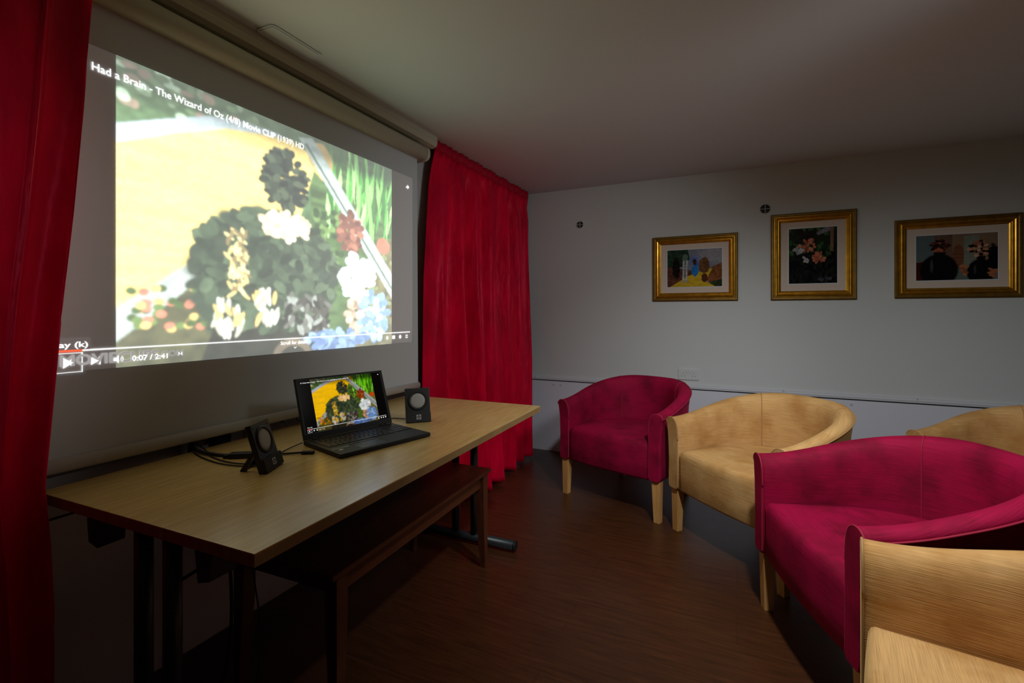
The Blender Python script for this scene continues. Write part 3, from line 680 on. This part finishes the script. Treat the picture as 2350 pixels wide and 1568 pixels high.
# ================================================================ SPEAKERS
def speaker(label, loc, rz):
    """local: x along the front width 0..W, y backwards; front face leans back"""
    t = thing('desktop_speaker', label, 'speaker', loc, rz, 'pair of small black desktop speakers')
    W, Hs = .104, .146; a = R(17); M = frame_mat((0, 0, 0), (1, 0, 0), (0, math.sin(a), math.cos(a)))   # local z points forward (-y)
    MB().box(0, .0, -.016, W, Hs, 0, .0015).xf(M).build('body', M_black, t)
    MB().box(.0, 0.001, -.004, W, .040, .009, .0015).xf(M).build('lower_panel', M_blackm, t)
    c = (W / 2, .092)
    def ring(r0, r1, z0, z1, nm, m):
        n = 40; A = [[(c[0] + r * math.cos(2 * math.pi * k / n), c[1] + r * math.sin(2 * math.pi * k / n), z) for k in range(n)] for r, z in ((r1, 0), (r1, z1), ((r0 + r1) / 2, z1 + .001), (r0, z0))]
        MB().rings(A, False, False).xf(M).build(nm, m, t)
    ring(.031, .041, .0008, .0035, 'surround', M_rub)
    n = 40; co = [[(c[0] + r * math.cos(2 * math.pi * k / n), c[1] + r * math.sin(2 * math.pi * k / n), z) for k in range(n)] for r, z in ((.0315, .0008), (.030, .0022), (.02, .0028), (.008, .0030), (.001, .0031))]
    MB().rings(co, False, True).xf(M).build('cone', M_cone, t)
    for x in (.013, W - .013):
        for y in (.053, .133): MB().cyl((x, y, 0), (x, y, .0012), .0022, n=10).xf(M).build('screw', M_steel, t)
    lg = MB().box(W / 2 - .0095, .012, .0088, W / 2 + .0095, .031, .0098, .0004).xf(M).build('logo_plate', M_logo, t)
    MB().cyl((W / 2, .0215, .0096), (W / 2, .0215, .0102), .0075, n=24).xf(M).build('logo_disc', M_logok, lg)
    text('logo', 'hp', M_logo, lg, M @ Matrix.Translation((W / 2 - .0048, .0185, .0104)), .0072, width=.0092, depth=0, shear=.25, bold=.01)
    # prop stand behind
    MB().prism([(.030, .072), (.036, .078), (.082, .004), (.082, 0), (.066, 0)], W / 2 - .03, W / 2 - .022, 'x').build('stand_leg', M_black, t)
    MB().prism([(.030, .072), (.036, .078), (.082, .004), (.082, 0), (.066, 0)], W / 2 + .022, W / 2 + .03, 'x').build('stand_leg', M_black, t)
    MB().cyl((W / 2 - .03, .076, .005), (W / 2 + .03, .076, .005), .004, n=10).build('stand_bar', M_black, t)
    return t
# facing direction f = (sin, -cos) of rz ; width direction = (cos rz, sin rz)
speaker('small black desktop speaker beside the tangled cables, left of the laptop', (-1.227, .932, TZ), math.atan2(.097, -.048))
speaker('small black desktop speaker near the right end of the table, behind the laptop', (-1.258, 1.620, TZ), math.atan2(.067, .065))

# ================================================================ CABLES
def cable(label, pts, r, name='cable'):
    L = pts[0]
    o = MB().tube([(p[0] - L[0], p[1] - L[1], p[2] - L[2]) for p in pts], r, 8, 8).build(name, M_rub); o.location = L
    return tag(o, label, 'cable')
z = TZ + .005
cable('thick black cable bundle running from the wall gap to the black adaptor', [(-1.735, 1.02, .66), (-1.70, 1.006, z + .01), (-1.66, .990, z + .008), (-1.60, .976, z + .004), (-1.52, .984, z), (-1.47, .999, z)], .0058)
o = thing('cable_adaptor', 'flat black cable adaptor lying behind the nearer speaker', 'adaptor', (-1.43, 1.015, TZ), R(34))
MB().box(-.045, -.016, 0, .045, .016, .016, .003).build('body', M_black, o)
MB().box(-.062, -.010, .001, -.043, .010, .012, .002).build('plug', M_blackm, o)
MB().box(.043, -.008, .001, .056, .008, .011, .002).build('plug', M_blackm, o)
cable('black cable from the adaptor into the left side of the laptop', [(-1.388, 1.042, z), (-1.36, 1.065, z), (-1.318, 1.10, z), (-1.288, 1.122, z + .001)], .0035)
o = thing('cable_plug', 'black plug pushed into the left side of the laptop', 'plug', (-1.268, 1.133, TZ + .006), R(30))
MB().box(-.030, -.008, -.005, .010, .008, .004, .002).build('body', M_blackm, o)
cable('thin black wire rising to the laptop hinge from behind the nearer speaker', [(-1.352, 1.03, z - .002), (-1.362, 1.09, z - .002), (-1.375, 1.14, z), (-1.385, 1.20, z + .002)], .002, 'wire')
cable('thin black wire looping from the wall gap to the foot of the nearer speaker', [(-1.735, 1.03, .67), (-1.69, 1.01, z + .008), (-1.60, .995, z + .004), (-1.54, .972, z - .002), (-1.44, .955, z - .002), (-1.37, .962, z - .002), (-1.325, .985, z - .001), (-1.31, 1.0, z + .02)], .0021, 'wire')
cable('thin black wire sagging lowest in front of the cable bundle', [(-1.73, 1.008, .67), (-1.685, .998, z + .006), (-1.61, .968, z - .002), (-1.52, .945, z - .002), (-1.42, .935, z - .002), (-1.34, .95, z - .002), (-1.30, .972, z)], .0021, 'wire')
cable('thin black wire curving from the far speaker behind the laptop', [(-1.285, 1.668, z), (-1.33, 1.675, z - .002), (-1.375, 1.655, z - .002), (-1.40, 1.60, z - .002), (-1.43, 1.50, z - .002), (-1.45, 1.40, z - .002)], .0021, 'wire')
cable('thick black flex hanging down under the left end of the table', [(-1.385, .945, .698), (-1.39, .940, .60), (-1.40, .938, .50), (-1.39, .940, .40), (-1.38, .935, .25), (-1.40, .92, .08), (-1.45, .88, .012)], .005)
cable('thin black wire hanging down beside the low table', [(-1.31, .945, .698), (-1.305, .945, .52), (-1.30, .95, .42), (-1.275, .95, .30), (-1.265, .945, .18), (-1.28, .93, .05), (-1.33, .90, .01)], .0022, 'wire')
cable('short dark wire hook hanging below the screen bar', [(XS - .005, 1.452, .762), (XS - .03, 1.449, .764), (XS - .045, 1.446, .750), (XS - .045, 1.450, .735), (XS - .035, 1.46, .729)], .0016, 'wire')

# fittings on the wall in the gap behind the table
def wall_bits():
    t = thing('trunking_box', 'white wall trunking showing in the gap below the screen', 'trunking', (XL, 1.25, .70))
    MB().box(XL, 1.00, .672, XL + .018, 1.90, .742).build('body', M_trim, t, world=True)
    for y0, y1, zt in ((1.035, 1.055, .75), (1.155, 1.185, .752), (1.235, 1.30, .757), (1.335, 1.50, .75)):
        MB().box(XL + .018, y0, .69, XL + .022, y1, zt).build('bracket', M_screw, t, world=True)
    for y, z_ in ((1.085, .722), (1.172, .722), (1.245, .738), (1.275, .742), (1.40, .735)):
        MB().cyl((XL + .022, y, z_), (XL + .026, y, z_), .005, n=10).build('screw', M_gap, t, world=True)
    b = thing('socket_box', 'black socket box fixed to the wall in the gap below the screen', 'socket', (XL + .022, 1.128, .70))
    MB().box(XL + .022, 1.098, .695, XL + .052, 1.158, .752, .003).build('body', M_black, b, world=True)
    MB().box(XL + .052, 1.118, .712, XL + .054, 1.140, .735).build('face', M_blackm, b, world=True)
wall_bits()

# ================================================================ WALL FITTINGS
def vent(x, z, r, label):
    t = thing('wall_vent', label, 'vent', (x, YB, z), 0, 'round vents in the picture wall')
    n = 32
    rg = [[(q * math.cos(2 * math.pi * k / n), y, q * math.sin(2 * math.pi * k / n)) for k in range(n)] for q, y in ((r * 1.14, 0), (r * 1.12, -.004), (r * 1.0, -.005), (r * .97, -.001))]
    MB().rings(rg, False, False).build('rim', M_wall, t)
    MB().cyl((0, 0, 0), (0, -.0015, 0), r * .98, n=n).build('mesh_disc', M_vent, t)
    for k in range(-3, 4):
        hl = math.sqrt(max(0, (r * .95) ** 2 - (k * r * .25) ** 2))
        if k: MB().box(-hl, -.0024, k * r * .25 - .0008, hl, -.0014, k * r * .25 + .0008).build('slat', M_steel, t)
    MB().box(-r * .97, -.004, -.0016, r * .97, -.002, .0016).build('cross_bar', M_wall, t)
    MB().box(-.0016, -.004, -r * .97, .0016, -.002, r * .97).build('cross_bar', M_wall, t)
vent(-1.201, 1.944, .029, 'smaller round vent high on the picture wall near the curtain')
vent(.186, 1.947, .033, 'larger round vent on the wall at the top left corner of the couple picture frame')
t = thing('wall_socket', 'painted-over double power socket on the wall above the rail', 'socket', (-.335, YB, .722))
MB().box(-.075, -.008, -.042, .075, 0, .042, .003).build('face_plate', M_wall, t)
for sx in (-.037, .037):
    for a, b in ((-.011, -.012), (.011, -.012), (0, .008)): MB().box(sx + a - .002, -.0085, b - .003, sx + a + .002, -.0078, b + .003).build('pin_hole', M_grey, t)
for sx in (-.012, .012): MB().box(sx - .006, -.0115, .014, sx + .006, -.008, .030, .001).build('switch', M_wall, t)

# framed pictures
def art_path():
    p = Paint(170, 118, (118, 122, 132)); r = np.random.default_rng(2)
    p.ell(.62, .7, .2, .16, (74, 108, 168), lump=.3, soft=.5); p.ell(.85, .82, .3, .2, (142, 142, 148), lump=.4, soft=.5)
    p.poly([(0, .5), (0, 1), (.38, 1), (.42, .75), (.3, .55)], (38, 58, 44), amt=.5, n=(24, 20))
    p.poly([(0, 0), (0, .55), (.2, .5), (.5, .42), (.45, .2), (.2, 0)], (92, 58, 44), amt=.5, n=(30, 26))
    p.poly([(.7, .34), (.82, .52), (1, .62), (1, 0), (.8, 0)], (120, 74, 42), amt=.45, n=(26, 20))
    p.poly([(.78, .12), (1, .2), (1, 0), (.82, 0)], (48, 58, 36), amt=.5, n=(26, 20))
    p.poly([(.05, 0), (.4, .3), (.72, .44), (.83, .48), (.76, .3), (.72, .14), (.88, 0)], (196, 164, 44), amt=.2, n=(12, 34))
    p.ell(.17, .5, .07, .26, (28, 24, 22), lump=.4, amt=.5)
    for x in (.30, .355): p.line(x, .12, x + .01, .72, .018, (165, 172, 168), n=(3, 40), amt=.4)
    p.ell(.335, .78, .05, .09, (90, 110, 100), lump=.5)
    p.ell(.515, .44, .062, .16, (44, 118, 186), lump=.25, amt=.2); p.ell(.51, .66, .035, .08, (66, 40, 36), lump=.3)
    p.ell(.68, .56, .09, .22, (104, 72, 44), lump=.35, amt=.4); p.ell(.69, .24, .06, .12, (86, 50, 34), lump=.3)
    return p.a
def petals(p, cx, cy, rx, ry, cols, n, seed):
    r = np.random.default_rng(seed)
    for k in range(n):
        a = r.uniform(0, 6.28); q = math.sqrt(r.uniform(0, 1)); p.ell(cx + math.cos(a) * rx * q, cy + math.sin(a) * ry * q, .035, .024, cols[k % len(cols)], seed=k, rot=a, amt=.2)
def art_roses():
    p = Paint(136, 160, (26, 38, 24)); r = np.random.default_rng(5)
    for k in range(90): p.ell(r.uniform(0, 1), r.uniform(.45, 1), .05, .03, [(44, 82, 36), (24, 46, 26), (60, 96, 50), (20, 24, 24)][k % 4], seed=k, rot=r.uniform(0, 3))
    p.poly([(.55, .9), (.8, 1), (.95, .96), (.62, .86)], (120, 116, 128), amt=.3); p.poly([(.86, .5), (.86, 1), (.93, 1), (.92, .5)], (120, 92, 72))
    for k in range(60): p.ell(r.uniform(.15, .55), r.uniform(.74, .95), .05, .03, [(24, 26, 28), (30, 36, 32), (18, 20, 20)][k % 3], seed=k, rot=r.uniform(0, 3))
    for k in range(160): p.ell(r.uniform(0, 1), r.uniform(0, .55), .06, .03, [(18, 18, 20), (24, 24, 26), (14, 13, 14), (28, 32, 28)][k % 4], seed=k, rot=r.uniform(0, 3))
    petals(p, .40, .68, .17, .12, [(176, 102, 78), (150, 80, 62), (196, 124, 98)], 34, 1)
    petals(p, .63, .46, .14, .09, [(190, 112, 86), (160, 86, 66)], 26, 2)
    petals(p, .20, .60, .10, .05, [(175, 175, 178), (140, 142, 146)], 14, 3); petals(p, .36, .44, .05, .08, [(170, 170, 172)], 7, 4)
    petals(p, .72, .08, .14, .05, [(66, 68, 76), (44, 46, 52)], 12, 6)
    return p.a
def art_vases():
    p = Paint(190, 118, (92, 106, 102)); r = np.random.default_rng(6)
    p.poly([(0, .35), (0, 1), (.36, 1), (.36, .35)], (88, 104, 104), amt=.06); p.poly([(.22, .5), (.24, 1), (.46, 1), (.46, .4)], (104, 78, 66), amt=.15, n=(20, 2))
    p.poly([(.46, .3), (.46, 1), (1, 1), (1, .3)], (128, 104, 82), amt=.12, n=(9, 2)); p.poly([(.6, .2), (.6, .95), (.78, .95), (.78, .2)], (120, 128, 116), amt=.08)
    for z in range(5): p.line(.46, .5 + z * .11, 1, .5 + z * .11, .003, (90, 66, 52))
    p.poly([(0, 0), (0, .4), (.1, .42), (.1, 0)], (66, 26, 24)); p.ell(.53, .52, .07, .26, (112, 72, 50), n=(3, 26), amt=.3)
    p.ell(.29, .22, .24, .36, (16, 16, 18), lump=.03); p.poly([(.24, .5), (.22, .62), (.38, .62), (.36, .5)], (20, 20, 22)); p.ell(.20, .32, .02, .14, (60, 62, 66), soft=.6)
    petals(p, .30, .76, .11, .12, [(24, 17, 15), (168, 92, 66), (110, 52, 40), (36, 22, 20), (60, 30, 26)], 40, 3)
    p.ell(.80, .16, .17, .28, (14, 13, 14), lump=.03); p.poly([(.76, .4), (.74, .5), (.86, .5), (.84, .4)], (18, 17, 18)); p.ell(.73, .22, .014, .1, (56, 56, 60), soft=.6)
    p.ell(.95, .45, .07, .3, (14, 12, 14), lump=.3)
    petals(p, .78, .66, .12, .16, [(196, 150, 118), (22, 15, 13), (150, 96, 72), (40, 26, 22), (186, 130, 100)], 44, 4)
    petals(p, .60, .24, .03, .14, [(176, 110, 74), (140, 84, 58)], 12, 5); petals(p, .93, .16, .04, .12, [(160, 98, 66)], 10, 6)
    return p.a
def frame(x0, x1, z0, z1, win, art, label):
    cx, cz = (x0 + x1) / 2, (z0 + z1) / 2
    t = thing('picture_frame', label, 'picture', (cx, YB, cz), 0, 'gilt framed pictures on the back wall')
    hx, hz = (x1 - x0) / 2, (z1 - z0) / 2
    # moulding profile: inset from outer edge, depth out of the wall
    pf = [(0, 0), (0, .016), (.006, .020), (.016, .0195), (.022, .0165), (.0245, .0165), (.029, .024), (.035, .0265), (.041, .024), (.044, .018), (.047, .018), (.0495, .020), (.053, .018), (.056, .012), (.062, .009), (.062, .004)]
    rg = [[(sx * (hx - i), -d, sz * (hz - i)) for sx, sz in ((-1, -1), (1, -1), (1, 1), (-1, 1))] for i, d in pf]
    MB().rings(rg[:5], False, False, smooth=False).build('outer_moulding', M_golddk, t, recalc=True)
    MB().rings(rg[4:], False, False, smooth=False).build('inner_moulding', M_gold, t, recalc=True)
    MB().box(-hx + .06, -.006, -hz + .06, hx - .06, -.002, hz - .06).build('mount', M_mount, t)
    wx0, wx1, wz0, wz1 = (win[0] - cx, win[1] - cx, win[2] - cz, win[3] - cz)
    e = .006
    MB().box(wx0 - e, -.0066, wz0 - e, wx1 + e, -.0058, wz1 + e).build('mount_bevel', M_logo, t)
    picture_mesh('print', art, lambda u, v: (wx0 + u * (wx1 - wx0), -.0072, wz0 + v * (wz1 - wz0)), attr_mat('print_' + str(round(x0, 1)), (1, 1, 1), None, rough=.08, spec=.5), t)
frame(-.600, .009, 1.288, 1.789, (-.490, -.099, 1.396, 1.682), art_path(), 'smallest gilt framed picture, a yellow path between hills, nearest the curtain')
frame(.222, .730, 1.287, 1.896, (.334, .620, 1.401, 1.787), art_roses(), 'upright gilt framed picture, dark with green foliage, hung in the middle')
frame(.934, 1.549, 1.291, 1.797, (1.045, 1.438, 1.402, 1.688), art_vases(), 'wide gilt framed picture with dark shapes, farthest right by the frame edge')

# ================================================================ TUB CHAIRS
def chair_path(n=60):
    a, vf, vs, vb = .285, .030, -.20, -.560
    P = []
    k1 = 14
    for i in range(k1): P.append((-a, vf + (vs - vf) * i / k1))
    e = 2.35
    m = n
    for i in range(m + 1):
        th = math.pi / 2 * i / m
        P.append((-a * math.cos(th) ** (2 / e), vs + (vb - vs) * math.sin(th) ** (2 / e)))
    full = P + [(-x, y) for x, y in reversed(P[:-1])]
    # resample evenly
    Q = [Vector(p) for p in full]; L = [0]
    for i in range(1, len(Q)): L.append(L[-1] + (Q[i] - Q[i - 1]).length)
    N = 96; out = []
    for k in range(N + 1):
        d = L[-1] * k / N; j = 0
        while j < len(L) - 2 and L[j + 1] < d: j += 1
        t_ = (d - L[j]) / max(1e-9, L[j + 1] - L[j]); out.append(Q[j].lerp(Q[j + 1], t_))
    return out, L[-1]
CP, CPL = chair_path()
def smooth(t): t = max(0, min(1, t)); return t * t * (3 - 2 * t)
def rim(k):
    s = k / (len(CP) - 1); d = 1 - abs(2 * s - 1)     # 0 at arm fronts, 1 at back centre
    return .622 + .123 * smooth(d / .86)
def shell_prof(T, d):
    """(offset outwards, z) list from inner bottom over the top to outer bottom"""
    w_ = .068; fl = .017; bk = .018 * smooth(d * 1.3)
    return [(.0, .30), (.001, .40), (.001, .50), (-.001, T - .11), (.001, T - .070), (.005, T - .042), (.013, T - .022), (.024, T - .009), (.039, T - .001), (.055, T), (.070, T - .004), (w_ + fl - .002, T - .016), (w_ + fl, T - .025), (w_ + fl - .003, T - .034),
            (w_ + .010, T - .060), (w_ + .004, T - .105), (w_ + .001, T - .16), (w_ - .002, .40), (w_ - bk * .5, .32), (w_ - bk, .26), (w_ - bk - .004, .243), (w_ - bk - .012, .238), (.008, .238), (.0, .245)]
def normals():
    out = []
    for i in range(len(CP)):
        a = CP[max(i - 1, 0)]; b = CP[min(i + 1, len(CP) - 1)]; t_ = (b - a).normalized(); out.append(Vector((-t_.y, t_.x)) * -1 if False else Vector((t_.y, -t_.x)))
    return out
CN = normals()
# outward normal check: at the left arm the path runs towards -y, outward is -x
if CN[0].x > 0: CN = [-n for n in CN]
def shell_pt(k, o, z): p = CP[k] + CN[k] * o; return (p.x, p.y, z)
def make_chair(kind):
    fab, pip = (M_redf, M_redp) if kind == 'red' else (M_tanf, M_tanp)
    t = thing('tub_chair', 'x', 'armchair', (0, 0, 0), 0, 'tub armchairs')
    rings = []; uv = []
    N = len(CP)
    for k in range(N):
        d = 1 - abs(2 * k / (N - 1) - 1); pr = shell_prof(rim(k), d); rings.append([shell_pt(k, o, z_) for o, z_ in pr])
        acc = 0
        for j, (o, z_) in enumerate(pr):
            if j: acc += math.hypot(o - pr[j - 1][0], z_ - pr[j - 1][1])
            uv.append((k / (N - 1) * CPL, acc))
    MB().rings(rings).build('tub_shell', fab, t, uv=uv)
    # arm fronts: slightly proud panels with piping round them
    for k in (0, N - 1):
        pr = shell_prof(rim(k), 0); sgn = 1
        c = (sum(o for o, _ in pr) / len(pr), .45)
        P = [(o, z_) for o, z_ in pr]
        r0 = [Vector(shell_pt(k, o, z_)) for o, z_ in P]
        r1 = [Vector(shell_pt(k, .035 + (o - .035) * .93, z_ + (.003 if z_ < .3 else -.002))) + Vector((0, .007, 0)) for o, z_ in P]
        b = MB().rings([r0, r1], cap0=False); b.build('arm_front', fab, t, uv=[(q.z, q.x) for q in r0 + r1])
        line = [Vector(shell_pt(k, o, z_)) + Vector((0, .004, 0)) for o, z_ in pr[:14]]; line = [Vector((line[0].x, line[0].y, .245))] + line
        MB().tube(line, .0032, 8, 3).build('piping', pip, t)
    # piping along the outer lip
    MB().tube([Vector(shell_pt(k, .0865, rim(k) - .026)) for k in range(0, N, 2)], .0034, 8, 2).build('piping', pip, t)
    # vertical seams where back meets arms
    for sg in (-1, 1):
        k = min(range(N), key=lambda i: abs(CP[i].x - sg * .195) + (0 if CP[i].y < -.4 else 9))
        d = 1 - abs(2 * k / (N - 1) - 1); pr = shell_prof(rim(k), d)[:11]
        MB().tube([shell_pt(k, o - .0008, z_ + (.0008 if j > 6 else 0)) for j, (o, z_) in enumerate(pr) if z_ > .39], .0022, 6, 4).build('seam', pip, t)
    # seat
    out = [(p.x * .985, p.y) for p in CP if p.y < .02]
    out = [(x, max(y, -.545)) for x, y in out]
    fr = []
    for i in range(25):
        s = i / 24; x = .281 - .562 * s; fr.append((x, .026 + .016 * math.sin(math.pi * s)))
    poly = out + fr
    cx, cy = 0, -.24
    def ring(sc, z_, dz=0): return [(cx + (x - cx) * sc, cy + (y - cy) * sc, z_) for x, y in poly]
    S = [(.985, .236), (1.0, .245), (1.0, .32), (1.0, .405), (.993, .425), (.975, .440), (.945, .449), (.88, .455), (.7, .461), (.45, .465), (.2, .467), (.02, .467)]
    rg = [ring(a, b) for a, b in S]
    uv = []
    for (a, b), rr_ in zip(S, rg):
        for q in rr_: uv.append((q[0], (q[2] if a > .97 else .45 + (.05 - q[1]))))
    MB().rings(rg).build('seat', fab, t, uv=uv)
    MB().add([(x * .93, cy + (y - cy) * .93, .237) for x, y in poly], [tuple(range(len(poly)))]).build('underside', M_under, t)
    # tapered beech legs
    for x, y, sx, sy in ((-.321, 0, 0, 0), (.321, 0, 0, 0), (-.215, -.50, -.02, -.06), (.215, -.50, .02, -.06)):
        q = lambda s, z_, ox, oy: [(x + ox + a * s, y + oy + b * s, z_) for a, b in ((-1, -1), (1, -1), (1, 1), (-1, 1))]
        sg = -1 if x < 0 else 1
        MB().rings([q(.0165, .0, sx + sg * .004, sy), q(.0175, .004, sx + sg * .004, sy), q(.0235, .242, 0, 0)], smooth=False).build('leg', M_beech, t)
    return t
red = make_chair('red'); tan = make_chair('tan')
def put(proto, first, fl, ang, label):
    """fl = floor point of the front-left leg, ang = direction of the front edge"""
    a = R(ang); r_ = Vector((math.cos(a), math.sin(a))); b = Vector((-math.sin(a), math.cos(a)))
    c = Vector(fl) + r_ * .321
    # chair local: +x right (as seen from the front: left leg first), +y forward  -> rotate by ang with y flipped to face the viewer
    if first: proto.location = (c.x, c.y, 0); proto.rotation_euler = (0, 0, a + math.pi); o = proto
    else: o = dup(proto, (c.x, c.y, 0), a + math.pi)
    o['label'] = label; return o
put(red, True, (-1.017, 3.009), -18.8, 'crimson tub armchair farthest from the camera, by the back wall, nearest the curtain')
put(tan, True, (-.292, 2.748), -43.2, 'tan tub armchair between the two crimson armchairs in the front arc')
put(red, False, (.112, 2.168), -71.5, 'large crimson tub armchair in the middle of the right foreground')
put(tan, False, (.316, 1.437), -98.9, 'tan tub armchair cut off by the lower right corner, nearest the camera')
put(tan, False, (.815, 2.935), -50, 'tan tub armchair against the right edge, standing behind the large crimson one')
